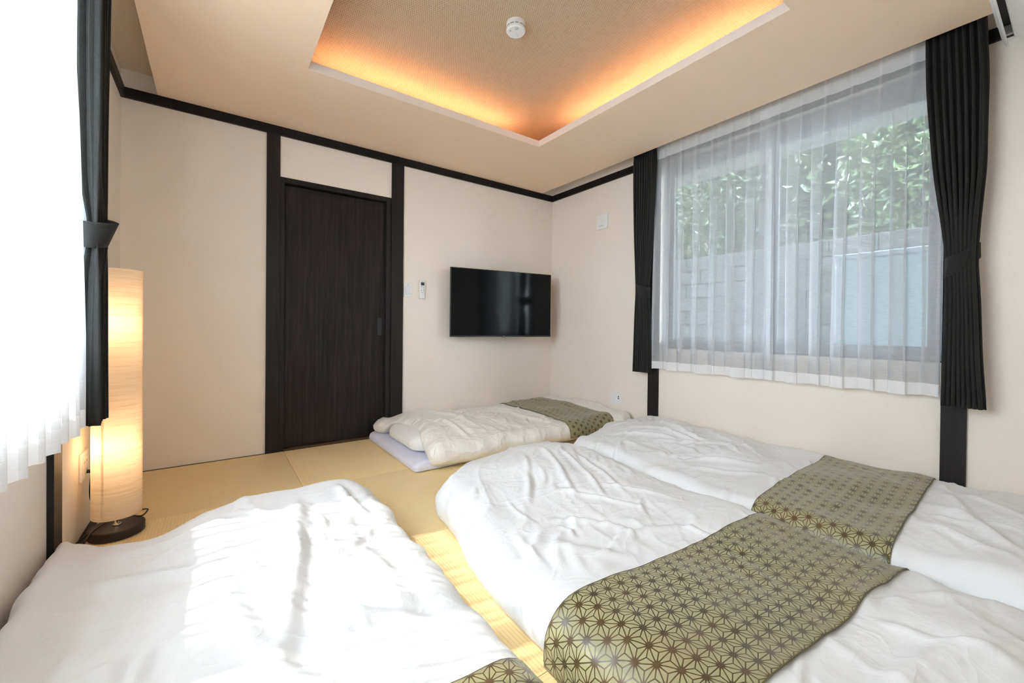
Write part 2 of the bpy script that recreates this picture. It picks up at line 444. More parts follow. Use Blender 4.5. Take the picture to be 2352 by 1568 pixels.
lp.box(RX0, RX1, RY0 - e, RY0 + e, ZS + .0005, LT + .004).box(RX0, RX1, RY1 - e, RY1 + e, ZS + .0005, LT + .004).build('recess_lip', 'lip', ceil)
CO = .50
cp = MB().box(RX0 - CO, RX1 + CO, RY1 - CO, RY0 + CO, ZC, ZC + .02)
cp.build('woven_panel', 'weave', ceil)
sdm = MB().box(RX0 - CO - .02, RX0 - CO, RY1 - CO, RY0 + CO, LT, ZC + .02).box(RX1 + CO, RX1 + CO + .02, RY1 - CO, RY0 + CO, LT, ZC + .02)
sdm.box(RX0 - CO, RX1 + CO, RY0 + CO, RY0 + CO + .02, LT, ZC + .02).box(RX0 - CO, RX1 + CO, RY1 - CO - .02, RY1 - CO, LT, ZC + .02).build('recess_side', 'ceil', ceil)
MB().box(-W - .15, .15, YN - .1, .12, 2.75, 2.8).build('ceiling_slab', 'concrete', ceil)
# LED strips standing on the ledge
def led(x0, x1, y0, y1, lab):
    o = MB().box(x0, x1, y0, y1, LT, LT + .012, .001).build('light_strip', 'midgrey')
    MB().box(x0 + .003, x1 - .003, y0 + .003, y1 - .003, LT + .0121, LT + .0145).build('diffuser', 'led', o)
    tag(o, lab, 'light', 'light strips in the ceiling recess')
led(RX0 + .08, RX1 - .10, RY0 + .230, RY0 + .248, 'warm light strip hidden in ceiling recess on the door side')
led(RX1 + .230, RX1 + .248, RY1 + .1, RY0 - .10, 'warm light strip hidden in ceiling recess along the garden window side')

MB().box(-W - .15, .15, YN - 4., 7., 2.95, 7.4).build('wall_added_storey', 'concrete', kind='structure')  # unseen mass added over the room to keep sun off the garden
MB().box(-W - EL, ER, YN - 4.2, 7.2, 2.8, 2.95).build('ceiling_added_eaves', 'concrete', kind='structure')  # unseen overhang added; garden side deepened to cut the sky light
# ------------------------------------------------------------------ windows
def window(n, sgn, xw):
    """sgn +1: the wall's outside lies towards +x"""
    X = lambda d: xw + sgn * d
    def bx(b, d0, d1, *r): a, c = sorted((X(d0), X(d1))); return b.box(a, c, *r)
    b = MB(); f = .03
    bx(b, .05, .15, WY1, WY1 + f, WZ0, WZ1, .002); bx(b, .05, .15, WY0 - f, WY0, WZ0, WZ1, .002)
    bx(b, .05, .15, WY1 + f, WY0 - f, WZ0, WZ0 + f, .002); bx(b, .05, .15, WY1 + f, WY0 - f, WZ1 - .08, WZ1, .002)
    fr = b.build('window_%d' % n, 'alu', kind='structure')
    bx(MB(), .0, .049, WY1, WY0, WZ0 - .001, WZ0 + .006, .001).build('window_sill', 'wood', fr)
    yc = -2.19
    for k, (ya, yb, dd) in enumerate(((WY0 - f, yc - .03, .072), (yc + .03, WY1 + f, .105))):
        s = MB(); t = .045; za, zb = WZ0 + f, WZ1 - .08
        y_hi, y_lo = max(ya, yb), min(ya, yb)
        bx(s, dd, dd + .028, y_lo, y_lo + t, za, zb, .0015); bx(s, dd, dd + .028, y_hi - t, y_hi, za, zb, .0015)
        bx(s, dd, dd + .028, y_lo + t, y_hi - t, za, za + t, .0015); bx(s, dd, dd + .028, y_lo + t, y_hi - t, zb - t * .8, zb, .0015)
        s.build('window_sash', 'alu', fr)
        bx(MB(), dd + .012, dd + .016, y_lo + t, y_hi - t, za + t, zb - t * .8).build('window_pane', 'glass', fr)
window(1, 1, 0.); window(2, -1, -W)

# ------------------------------------------------------------------ curtains
def sheer(name, x0, ya, yb, zt, zb, sgn, n, seed, label, group, hem=.068, cloth='sheer'):
    """ya: outer edge, yb: inner edge; sgn: direction from the wall into the room"""
    P = Perlin(seed); ns = n * 26; zs = np.concatenate([np.linspace(zt, zt - .150, 8), np.linspace(zt - .158, zt - .25, 5), np.linspace(zt - .28, zb + hem, 26), np.linspace(zb + hem - .004, zb, 4)])
    s = np.linspace(0, 1, ns)[None, :]; z = zs[:, None]; t = (zt - z) / (zt - zb)
    ph = s * n * 2 * PI + 1.0 * P(s * n * .7 + 3, t * .8 + seed)
    pin = np.exp(-((zt - z - .14) / .03) ** 2)
    amp = (.006 + (.020 if cloth == 'sheer' else .030) * np.clip(t * 1.2, 0, 1)) * (1 + .5 * P(s * n * .5, t * .6))
    # flat with pinch pleats above, soft folds below
    prof = np.clip(t * 2.2, 0, 1)
    pl = np.exp(-((np.mod(s * n + .5, 1) - .5) / .09) ** 2)
    off = (1 - prof) * (pl * .016 * (1 - .5 * pin)) + prof * (amp * np.sin(ph)) + .012 * prof * P(s * n * 1.9 + 9, t * 1.3)
    yy = ya + (yb - ya) * s + prof * (yb - ya) / n * .16 * np.sin(2 * ph + .6) + .012 * t * P(s * 3, t + 5)
    X = x0 + sgn * off; Z = z + .004 * np.sin(ph * .5) * (t > .98)
    A = np.stack([X + 0 * s, yy, Z + 0 * s], -1)
    root = empty(name, (x0, (ya + yb) / 2, zt)); inv = np.array([x0, (ya + yb) / 2, zt])
    A = A - inv; k = len(zs) - 4
    nh = 8
    grid_mesh('header_tape', A[:nh + 1], 'sheerhead', root); grid_mesh('curtain_panel', A[nh:k + 1], cloth, root); grid_mesh('hem', A[k:], 'sheerhem', root)
    tag(root, label, 'curtain', group); return root

def drape(x0, prof, n, sgn, label, group, seed, tie_z, hook, zb=.565):
    """prof: [(z, y_edge_a, y_edge_b)]"""
    P = Perlin(seed); zs = np.linspace(ZP - .01, zb, 90); pz = [p[0] for p in prof][::-1]
    ya = np.interp(zs, pz, [p[1] for p in prof][::-1]); yb = np.interp(zs, pz, [p[2] for p in prof][::-1])
    ker = np.ones(7) / 7
    ya = np.convolve(np.pad(ya, 3, 'edge'), ker, 'valid'); yb = np.convolve(np.pad(yb, 3, 'edge'), ker, 'valid')
    s = np.linspace(0, 1, n * 14)[None, :]; z = zs[:, None]; t = (zs[0] - z)
    w = np.abs(yb - ya)[:, None]
    ph = s * n * 2 * PI + .5 * P(s * n, z * 1.3)
    tight = np.exp(-((z - tie_z) / .12) ** 2)
    amp = (.026 - .010 * tight) * (1 + .4 * P(s * n * .8 + 5, z * 1.1)) * np.clip(.5 + (zs[0] - z) * 3, .5, 1)
    body = (.024 * tight - .01) * (1 - (2 * s - 1) ** 2)
    X = x0 + sgn * (amp * np.sin(ph) + body)
    Y = ya[:, None] + (yb - ya)[:, None] * s + .008 * np.sin(2 * ph + .5) * (yb - ya)[:, None] / w
    root = empty('blackout_curtain', (x0, float(ya[0]), zb)); o = np.array([x0, float(ya[0]), zb])
    A = np.stack([X, Y, z + 0 * s], -1) - o
    # a back layer closes the cloth into a body with thickness
    g = grid_mesh('curtain_panel', A, 'drape', root)
    sm = g.modifiers.new('solid', 'SOLIDIFY'); sm.thickness = .003; sm.offset = 0
    # tieback: a tapered band round the gathered cloth, pulled up to a hook on the wall
    i = int(np.argmin(np.abs(zs - tie_z))); yc = (ya[i] + yb[i]) / 2; r = w[i, 0] / 2 + .006
    hy, hz = hook; R = []; nn = 40
    hd = hy - yc; sg = 1 if hd > 0 else -1
    for zz, k in ((.045, 0), (.035, 0), (0, 0), (-.035, 0), (-.045, 0)):
        ring = []
        for q in range(nn):
            a = 2 * PI * q / nn; cy, cx = math.cos(a), math.sin(a)
            side = max(0, cy * sg)
            y = yc + cy * r + side ** 2 * (hd - sg * r) * .95 * (.55 + zz / .10); x = x0 + cx * .045 * (1 + (.34 * zz / .045 if cx * sgn > 0 else 0)) * (1 - side ** 3 * .85) - sgn * side ** 2 * .055
            zc = tie_z + zz * (1 - .2 * side ** 2) + side ** 1.5 * (hz - tie_z) - .018 * max(0, -cy * sg)
            ring.append((x, y, zc))
        R.append(ring)
    g2 = grid_mesh('tieback', np.array(R) - o, 'drape', root, closed=True)
    sm = g2.modifiers.new('solid', 'SOLIDIFY'); sm.thickness = .005; sm.offset = 0
    tag(root, label, 'curtain', group); return root

sheer('sheer_curtain', -.062, -1.335, -2.225, ZP - .01, .598, -1, 7, 3, 'white sheer curtain beside the narrow dark drape, over the garden window', 'sheer curtains')
sheer('sheer_curtain', -.072, -3.035, -2.165, ZP - .01, .598, -1, 7, 8, 'white sheer curtain beside the wide tied-back drape, over the garden window', 'sheer curtains')
sheer('sheer_curtain', -W + .078, -1.215, -2.21, ZP - .01, .565, 1, 9, 5, 'blindingly bright white sheer curtain over the sunlit window by the floor lamp', 'sheer curtains', cloth='sheerlit')
sheer('sheer_curtain', -W + .075, -3.05, -2.15, ZP - .01, .565, 1, 8, 11, 'bright white sheer curtain at the near end of the sunlit window', 'sheer curtains', cloth='sheerlit')
drape(-.118, [(2.476, -2.955, -3.150), (2.1, -2.965, -3.168), (1.7, -2.995, -3.165), (1.42, -3.03, -3.145), (1.26, -3.045, -3.138), (1.1, -3.045, -3.148), (.8, -3.04, -3.16), (.56, -3.034, -3.176)],
      8, -1, 'wide charcoal drape with tieback beside the garden window, nearest the air conditioner', 'dark drapes', 21, 1.25, (-3.144, 1.315))
drape(-.118, [(2.476, -1.19, -1.39), (2.1, -1.195, -1.385), (1.7, -1.205, -1.365), (1.4, -1.222, -1.345), (1.24, -1.226, -1.338), (1.1, -1.224, -1.345), (.8, -1.218, -1.355), (.56, -1.212, -1.362)],
      8, -1, 'charcoal drape with tieback on the wall between television corner and garden window', 'dark drapes', 22, 1.24, (-1.205, 1.285))
drape(-W + .116, [(2.476, -1.44, -1.215), (2.1, -1.43, -1.235), (1.7, -1.43, -1.26), (1.4, -1.42, -1.27), (1.25, -1.41, -1.275), (1.1, -1.41, -1.27), (.8, -1.42, -1.262), (.56, -1.43, -1.258)],
      8, 1, 'charcoal drape with tieback hanging in front of the glowing floor lamp', 'dark drapes', 23, 1.25, (-1.135, 1.31))

# ------------------------------------------------------------------ bedding
def smooth(a, b, x): t = np.clip((x - a) / (b - a), 0, 1); return t * t * (3 - 2 * t)

def coords(a, b, r, nm, ne):
    th = np.linspace(0, PI / 2, ne, endpoint=False)
    e1 = a + r * (1 - np.cos(th)) ; 
    mid = np.linspace(a + r, b - r, nm)
    return np.concatenate([a + r * (1 - np.cos(th)), mid, (b - r * (1 - np.cos(th)))[::-1]])

def duvet(name, box, r, top, bot, seed, creases, mat, label, group, warp=None, wr=.011, lump=.02, res=.0085, orient=.6):
    """box x0,x1,y0,y1; top(x,y) surface height; bot(x,y) height of what it lies on"""
    x0, x1, y0, y1 = box; P = Perlin(seed); Q = Perlin(seed + 50)
    us = coords(x0, x1, r, int((x1 - x0 - 2 * r) / res), 14); vs = coords(y0, y1, r, int((y1 - y0 - 2 * r) / res), 14)
    X, Y = np.meshgrid(us, vs, indexing='ij')
    def tt(c, a, b): return np.where(c < a + r, -(1 - (c - a) / r), np.where(c > b - r, 1 - (b - c) / r, 0.))
    tx, ty = tt(X, x0, x1), tt(Y, y0, y1)
    m = np.maximum(abs(tx), abs(ty)); ln = np.hypot(tx, ty) + 1e-9; k = np.where(m > 0, m / ln, 1)
    X = X - (tx * (1 - k)) * r; Y = Y - (ty * (1 - k)) * r
    if warp: X, Y = warp(X, Y)
    b = bot(X, Y); T = top(X, Y)
    T = T + lump * P.fbm(X * 2.6, Y * 2.6, 2) * 1.4
    zm = b + (T - b) * .42
    Z = zm + (T - zm) * np.sqrt(np.clip(1 - m * m, 0, 1))
    S = np.stack([X, Y, Z], -1)
    # rim below the widest line
    def loop(A): return np.concatenate([A[:, 0], A[-1, 1:], A[-2::-1, -1], A[0, -2:0:-1]])
    L = loop(S); Lz = loop(b[..., None])[:, 0]; C = L[:, :2].mean(0)
    rings = [L]
    nxt = np.roll(L, -1, 0) - np.roll(L, 1, 0); nr = np.stack([nxt[:, 1], -nxt[:, 0]], -1)
    sg = np.sign(((L[:, :2] - C) * nr).sum(1).mean()); nr = nr / (np.linalg.norm(nr, axis=1, keepdims=True) + 1e-9) * sg
    for a in (18, 36, 54, 72, 88):
        a = math.radians(a); q = L.copy(); q[:, :2] -= nr * .05 * (1 - math.cos(a)); q[:, 2] = L[:, 2] - (L[:, 2] - Lz - .003) * math.sin(a); rings.append(q)
    # displacement along the normal
    du = np.gradient(S, axis=0); dv = np.gradient(S, axis=1); N = np.cross(du, dv); N /= np.linalg.norm(N, axis=-1, keepdims=True) + 1e-12
    c, s_ = math.cos(orient), math.sin(orient); U = X * c + Y * s_; V = -X * s_ + Y * c
    wx = Q.fbm(X * 1.8, Y * 1.8, 2) * .16; wy = Q.fbm(X * 1.8 + 9, Y * 1.8, 2) * .16
    def ridge(f1, f2, w_, o): return np.clip(1 - abs(P(U * f1 + wx * f1 + o, V * f2 + wy * f2 + o)) / w_, 0, 1) ** 2
    mk = np.clip(.35 + 1.5 * Q(X * 2.1 + 4, Y * 2.1), 0, 1)
    D = wr * .6 * ridge(1.8, 5.0, .34, 0) * mk + wr * .25 * ridge(3.5, 9, .26, 5) * np.clip(.4 + 1.4 * Q(X * 2.7, Y * 2.7 + 3), 0, 1) + wr * .12 * ridge(7, 19, .35, 2) * mk
    edge = smooth(.15, .9, m) * (1 - .6 * smooth(.9, 1., m))
    t_al = np.where(abs(tx) > abs(ty), Y, X)
    D = D + edge * .010 * np.clip(P(t_al * 9 + seed, 0 * t_al + 2) * 2.2, -.6, 1)
    for (ax, ay, bx, by, amp, wd, bend) in creases:
        dx, dy = bx - ax, by - ay; l = math.hypot(dx, dy); ux, uy = dx / l, dy / l
        sx, sy = X - ax, Y - ay; a = (sx * ux + sy * uy) / l; d_ = -sx * uy + sy * ux - bend * np.sin(np.clip(a, 0, 1) * PI)
        env = smooth(0, .25, a) * (1 - smooth(.7, 1., a)); g = d_ / wd
        D = D + amp * env * (np.exp(-g * g) - .45 * np.exp(-((g - 1.7) / 1.1) ** 2))
    rs = np.random.RandomState(seed)
    for k in range(46):
        ax = x0 + .06 + (x1 - x0 - .12) * rs.rand(); ay = y0 + .3 + (y1 - y0 - .35) * rs.rand(); an = orient + rs.normal() * .42 + (PI if rs.rand() < .5 else 0)
        l = .10 + .30 * rs.rand(); wd = .010 + .009 * rs.rand(); amp = (.35 + .65 * rs.rand()) * wr * .62; bend = rs.normal() * .025
        ux, uy = math.cos(an), math.sin(an); sx, sy = X - ax, Y - ay; a = (sx * ux + sy * uy) / l; d_ = -sx * uy + sy * ux - bend * np.sin(np.clip(a, 0, 1) * PI)
        env = smooth(0, .3, a) * (1 - smooth(.6, 1., a)); g = d_ / wd
        D = D + amp * env * (np.exp(-g * g) - .6 * np.exp(-((g - 1.8) / 1.2) ** 2))
    D = D * (1 - smooth(.985, 1., m) * .5)
    fade = np.ones_like(D)
    S = S + N * (D * fade)[..., None] * np.sign(N[S.shape[0] // 2, S.shape[1] // 2, 2])
    L2 = loop(S); delta = L2 - L
    na, nb = S.shape[:2]; V_ = [S.reshape(-1, 3)]
    ids = np.arange(na * nb).reshape(na, nb); prev = np.concatenate([ids[:, 0], ids[-1, 1:], ids[-2::-1, -1], ids[0, -2:0:-1]])
    F = [np.stack([ids[:-1, :-1], ids[1:, :-1], ids[1:, 1:], ids[:-1, 1:]], -1).reshape(-1, 4)]
    base = na * nb
    for q, f in zip(rings[1:], (.9, .7, .5, .25, 0)):
        q = q + delta * f; q[:, 2] = np.maximum(q[:, 2], Lz + .002)
        cur = np.arange(len(q)) + base; base += len(q); V_.append(q)
        F.append(np.stack([prev, np.roll(prev, -1), np.roll(cur, -1), cur], -1)); prev = cur
    V_ = np.concatenate(V_); F = np.concatenate(F)
    o = np.array([(x0 + x1) / 2, (y0 + y1) / 2, float(np.median(Lz))])
    me = bpy.data.meshes.new(name); me.from_pydata((V_ - o).tolist(), [], F.tolist() + [prev[::-1].tolist()]); me.update()
    bm = bmesh.new(); bm.from_mesh(me); bmesh.ops.recalc_face_normals(bm, faces=bm.faces[:]); bm.to_mesh(me); bm.free()
    ob = link(name, me, mat, None, True); ob.location = o
    tag(ob, label, 'duvet', group)
    bv = BVHTree.FromPolygons([tuple(v) for v in V_.tolist()], [tuple(f) for f in F.tolist()])
    return ob, bv

def runner(bv, xa, xb, ya, yb, label, axis='x', drop=None, zend=.012, seed=0, skew=0., edge_w=None):
    """a band of cloth laid over the duvet. s runs across the futon, t along its width. drop: (coord where it falls over the side)"""
    P = Perlin(seed + 90); res = .007
    bvs = bv if isinstance(bv, list) else [bv]
    def top(x, y):
        hs = [h[0].z for h in (b.ray_cast(Vector((x, y, 1.0)), Vector((0, 0, -1))) for b in bvs) if h[0]]
        return max(hs) if hs else None
    nt = int(abs(yb - ya) / res) + 1; rows = []
    for j in range(nt):
        t = j / (nt - 1); row = []
        n = int(abs(xb - xa) / res)
        last = None
        for i in range(n + 1):
            s = xa + (xb - xa) * i / n
            off = skew * (s - xa) / (xb - xa)
            q = ya + (yb - ya) * t + off + .006 * float(P(np.array(s * 5.), np.array(t * .5)))
            x, y = (s, q) if axis == 'x' else (q, s)
            z = top(x, y)
            far = i > .6 * n
            if far and (z is None or (last is not None and z < last - .05)): break
            if z is None: z = last if last is not None else .10
            if not far and last is not None: z = max(z, last - .012)
            row.append((x, y, z)); last = z
        rows.append(row)
    # continue each row down the side
    dirv = 1 if xb > xa else -1
    out = []
    for j, row in enumerate(rows):
        row = [list(p) for p in row]
        x, y, z = row[-1]
        if drop:
            ai = 0 if axis == 'x' else 1; z0 = z; steps = max(3, int((z0 - zend) / res)); outer = row[-1][ai]
            for k in range(1, steps + 1):
                zz = z0 - (z0 - zend) * k / steps; p = [x, y, zz]
                st = Vector((x, y, zz)); st[ai] += dirv * .35; dr = Vector((0, 0, 0)); dr[ai] = -dirv
                h = bvs[0].ray_cast(st, dr)
                if h[0] is not None: outer = max(outer * dirv, h[0][ai] * dirv) * dirv
                p[ai] = outer + dirv * .002; row.append(p)
        out.append(row)
    K = max(len(r) for r in out); A = np.zeros((nt, K, 3))
    for j, r in enumerate(out):
        r = np.array(r); d = np.concatenate([[0], np.cumsum(np.linalg.norm(np.diff(r, axis=0), axis=1))]); u = np.linspace(0, d[-1], K)
        for c in range(3): A[j, :, c] = np.interp(u, d, r[:, c])
    for _ in range(8):                      # cloth bridges the small wrinkles below it
        B = A.copy(); B[1:-1, 1:-1] = (A[:-2, 1:-1] + A[2:, 1:-1] + A[1:-1, :-2] + A[1:-1, 2:]) / 4
        B[0, 1:-1] = (A[0, :-2] + A[0, 2:]) / 2; B[-1, 1:-1] = (A[-1, :-2] + A[-1, 2:]) / 2
        B[1:-1, 0] = (A[:-2, 0] + A[2:, 0]) / 2; B[1:-1, -1] = (A[:-2, -1] + A[2:, -1]) / 2
        B[..., 2] = np.maximum(B[..., 2], A[..., 2] - .002) ; A = B
    du = np.gradient(A, axis=0); dv = np.gradient(A, axis=1); N = np.cross(du, dv); N /= np.linalg.norm(N, axis=-1, keepdims=True) + 1e-9
    if N[nt // 2, K // 4, 2] < 0: N = -N
    A = A + N * (.007 + .003 * np.abs(P(A[..., 0] * 9, A[..., 1] * 9)))[..., None]
    uu = np.concatenate([[0], np.cumsum(np.linalg.norm(np.diff(A[nt // 2], axis=0), axis=1))])
    vv = np.linspace(0, abs(yb - ya), nt)
    U, V = np.meshgrid(uu, vv)
    uv = np.stack([U, V], -1)
    o = A.reshape(-1, 3).mean(0); o[2] = A[..., 2].min()
    g = grid_mesh('bed_runner', A - o, 'runner', None, uv); g.location = o
    sm = g.modifiers.new('solid', 'SOLIDIFY'); sm.thickness = .0025; sm.offset = 0
    for e in (A[0], A[-1], ):
        q = e[::3] - o; MB().tube([tuple(p) for p in q], .0019, 6).build('stitched_hem', 'hem', g, True)
    tag(g, label, 'runner', 'olive bed runners'); return g

Z0 = lambda x, y: 0 * x
def top_A(x, y):
    z = .150 + .050 * np.exp(-(((x + 2.68) / .38) ** 2 + ((y + 1.62) / .42) ** 2)) + .02 * np.exp(-(((x + 2.75) / .3) ** 2 + ((y + 2.4) / .6) ** 2))
    return z + .055 * smooth(-3.32, -3.45, x)
cA = [(-2.72, -1.45, -2.93, -2.55, .028, .028, .03), (-2.55, -1.42, -2.50, -1.85, .018, .02, -.02), (-3.35, -1.75, -2.85, -1.95, .016, .03, .03),
      (-3.3, -1.6, -2.9, -1.55, .012, .03, .0), (-3.0, -1.95, -2.75, -2.7, .016, .03, -.04), (-3.25, -2.1, -3.05, -2.8, .016, .035, .03),
      (-2.75, -2.3, -2.5, -2.5, .010, .02, .0), (-3.4, -2.3, -3.1, -2.2, .012, .02, .02), (-2.62, -1.9, -2.6, -2.5, .01, .03, .02)]
def wA(x, y):
    far = smooth(-2.2, -1.3, y)
    return x, y + far * (.06 * np.exp(-((x + 2.74) / .28) ** 2) - .105 * np.exp(-((x + 3.23) / .13) ** 2) + .12 * smooth(-3.39, -3.465, x) + .012 * np.sin(x * 17))
dA, bA = duvet('duvet', (-3.455, -2.385, -3.45, -1.335), .11, top_A, Z0, 4, cA, 'cotton', 'white duvet on the futon by the sunlit window and floor lamp', 'white duvets', wA, .017, .022, orient=1.2)

def top_B(x, y):
    z = .168 + .065 * np.exp(-(((x + 1.55) / .45) ** 2 + ((y + 1.68) / .33) ** 2))
    return z - .012 * smooth(-2.5, -3.2, y)
cB = [(-1.45, -1.55, -1.75, -2.2, .012, .016, .02), (-1.38, -1.6, -1.62, -2.25, .013, .014, .03), (-1.33, -1.7, -1.52, -2.3, .010, .016, .02), (-1.6, -1.6, -1.95, -2.1, .009, .014, .02),
      (-1.55, -2.05, -1.32, -2.45, .010, .014, .02), (-1.75, -2.0, -1.5, -2.4, .012, .014, .0), (-1.95, -2.2, -1.7, -2.5, .014, .022, .03), (-1.85, -2.45, -1.5, -2.55, .014, .02, .02),
      (-1.4, -3.15, -1.1, -3.4, .014, .02, .02), (-1.9, -3.2, -1.4, -3.38, .02, .028, .04), (-1.6, -3.12, -1.5, -3.4, .014, .02, .0), (-2.1, -2.35, -1.85, -2.6, .012, .03, .0)]
def wB(x, y):
    far = smooth(-2.3, -1.35, y)
    return x + .115 * smooth(-2.45, -1.45, y) * smooth(-1.75, -2.25, x), y - far * (.22 * smooth(-1.6, -2.25, x) - .02 * np.sin(x * 9))
dB, bB = duvet('duvet', (-2.275, -1.115, -3.46, -1.33), .125, top_B, Z0, 7, cB, 'cotton', 'white duvet on the middle futon, with the large olive runner in front', 'white duvets', wB, .018, .02, orient=.9)

def top_C(x, y):
    z = .182 + .055 * np.exp(-(((x + .30) / .5) ** 2 + ((y + 1.62) / .36) ** 2)) + .03 * np.exp(-(((x + .5) / .3) ** 2 + ((y + 2.2) / .3) ** 2))
    return z + .02 * smooth(-3.0, -3.3, y)
cC = [(-.85, -1.5, -.55, -1.95, .014, .02, .03), (-.6, -1.45, -.5, -2.1, .014, .018, .04), (-.3, -1.5, -.45, -2.2, .016, .022, -.04), (-.75, -1.8, -.35, -2.3, .014, .02, .03),
      (-.9, -2.0, -.6, -2.45, .014, .018, .0), (-.2, -1.9, -.5, -2.4, .014, .016, .02), (-.95, -2.2, -.7, -2.5, .012, .018, .0), (-.5, -3.05, -.9, -3.35, .02, .026, .02),
      (-.3, -3.08, -.7, -3.2, .014, .014, .02), (-.25, -3.12, -.5, -3.35, .012, .012, .0), (-.6, -3.1, -.62, -3.38, .012, .016, .0), (-.8, -3.1, -.95, -3.3, .014, .02, .0)]
def wC(x, y):
    far = smooth(-2.0, -1.2, y)
    return x + .03 * far * smooth(-.6, -1.1, x), y - far * (.20 * smooth(-.5, -1.1, x)) + far * .02 * np.sin(x * 11)
dC, bC = duvet('duvet', (-1.125, -.022, -3.46, -1.235), .085, top_C, Z0, 12, cC, 'cotton', 'white duvet on the futon against the garden window wall', 'white duvets', wC, .020, .022, orient=.5)

runner(bA, -2.98, -2.33, -2.665, -3.16, 'olive hemp-leaf runner at the bottom edge, on the sunlit window futon', drop=True, seed=1, skew=.0)
runner([bB], -1.125, -2.30, -2.680, -3.115, 'large olive hemp-leaf runner on the middle futon, partly in sunlight', drop=True, seed=2, skew=.075)
runner([bC], -.045, -1.118, -2.555, -3.005, 'olive hemp-leaf runner on the futon against the garden window wall', drop=True, zend=.07, seed=3, skew=-.055)

# ---- the futon along the back wall
def cushion(name, box, h, z0, mat, seed, r=.05, quilt=0., res=.014):
    x0, x1, y0, y1 = box; P = Perlin(seed)
    us = coords(x0, x1, r, int((x1 - x0) / res), 10); vs = coords(y0, y1, r, int((y1 - y0) / res), 10)
    X, Y = np.meshgrid(us, vs, indexing='ij')
    tt = lambda c, a, b: np.where(c < a + r, -(1 - (c - a) / r), np.where(c > b - r, 1 - (b - c) / r, 0.))
    tx, ty = tt(X, x0, x1), tt(Y, y0, y1); m = np.maximum(abs(tx), abs(ty)); ln = np.hypot(tx, ty) + 1e-9; k = np.where(m > 0, m / ln, 1)
    X = X - tx * (1 - k) * r; Y = Y - ty * (1 - k) * r
    T = h * (1 + .12 * P.fbm(X * 4, Y * 4, 2))
    if quilt:
        T = T - quilt * np.exp(-(np.mod(X * 3.3 + .15 * P(X * 3, Y * 3), 1) - .5) ** 2 / .012) + .006 * np.clip(P(X * 14, Y * 5), -.5, 1)
    Zt = z0 + h * .45 + (T - h * .45) * np.sqrt(np.clip(1 - m * m, 0, 1)); Zb = z0 + h * .45 - h * .45 * np.sqrt(np.clip(1 - m ** 2, 0, 1)) ** .4 * (m < 1)
    a, b = X.shape; vt = np.stack([X, Y, Zt], -1).reshape(-1, 3); vb = np.stack([X, Y, Zb], -1).reshape(-1, 3)
    idx = np.arange(a * b).reshape(a, b); F = np.stack([idx[:-1, :-1], idx[1:, :-1], idx[1:, 1:], idx[:-1, 1:]], -1).reshape(-1, 4)
    me = bpy.data.meshes.new(name); o = np.array([(x0 + x1) / 2, (y0 + y1) / 2, z0])
    me.from_pydata((np.concatenate([vt, vb]) - o).tolist(), [], F.tolist() + (F[:, ::-1] + a * b).tolist()); me.update()
    bm = bmesh.new(); bm.from_mesh(me); bmesh.ops.remove_doubles(bm, verts=bm.verts[:], dist=1e-4); bmesh.ops.recalc_face_normals(bm, faces=bm.faces[:]); bm.to_mesh(me); bm.free()
    ob = link(name, me, mat, None, True); ob.location = o; return ob
mt = cushion('futon_mattress', (-1.985, -.04, -1.0, -.03), .066, .001, 'mattress', 31, .035, .008)
tag(mt, 'pale lavender quilted mattress on the tatami under the back wall futon', 'mattress')
for px, py in ((-1.985, -.55),):
    MB().tube([(px + .97 - .0, py + .0, .03), (px + .965, py + .01, .02)], .002).b.free()
pw = cushion('pillow', (-1.925, -1.50, -.86, -.27), .125, .070, 'pillow', 33, .11)
tag(pw, 'white pillow poking out from under the cream duvet by the door', 'pillow')

def bot_D(x, y):
    pil = smooth(-1.98, -1.86, x) * (1 - smooth(-1.55, -1.40, x)) * smooth(-.98, -.80, y) * (1 - smooth(-.32, -.16, y))
    return .066 + .105 * pil - .035 * smooth(-.97, -1.03, y)
def top_D(x, y):
    pil = smooth(-2.0, -1.75, x) * (1 - smooth(-1.55, -1.2, x)) * smooth(-1.1, -.7, y) * (1 - smooth(-.3, -.02, y))
    return .170 + .082 * pil + .010 * np.sin(x * 5) + .045 * smooth(-.7, -.1, x)
def wD(x, y):
    l = smooth(-1.5, -1.93, x)
    return x + l * (.075 * np.exp(-((y + .60) / .25) ** 2) - .06 * np.exp(-((y + .12) / .12) ** 2) - .0 * np.exp(-((y + 1.03) / .1) ** 2)), y + .012 * np.sin(x * 13) - .06 * smooth(-.5, -.1, x) * smooth(-.7, -1.05, y)
cD = [(-1.75, -.1, -1.45, -.95, .018, .03, .05), (-1.5, -.2, -1.1, -.7, .018, .028, .04), (-1.35, -.3, -1.25, -1.0, .018, .022, .02), (-1.1, -.2, -.8, -.9, .020, .026, .04),
      (-1.0, -.15, -.85, -.6, .018, .022, .02), (-.95, -.5, -.8, -1.05, .016, .02, .0), (-1.65, -.6, -1.6, -1.05, .018, .022, .0), (-1.2, -.6, -1.1, -1.05, .016, .018, .0), (-1.45, -.5, -1.0, -.45, .012, .022, .03),
      (-.2, -.4, -.15, -1.0, .014, .018, .0), (-.12, -.3, -.08, -.9, .012, .014, .0)]
dD, bD = duvet('duvet', (-1.905, -.025, -1.085, -.03), .085, top_D, bot_D, 17, cD, 'satin', 'cream satin duvet folded over the pillow, on the futon under the television', 'white duvets', wD, .021, .016, .0085, orient=1.3)
runner(bD, -.05, -1.055, -.225, -.70, 'small olive hemp-leaf runner on the cream duvet under the television', axis='y', drop=True, zend=.060, seed=6, skew=-.035)

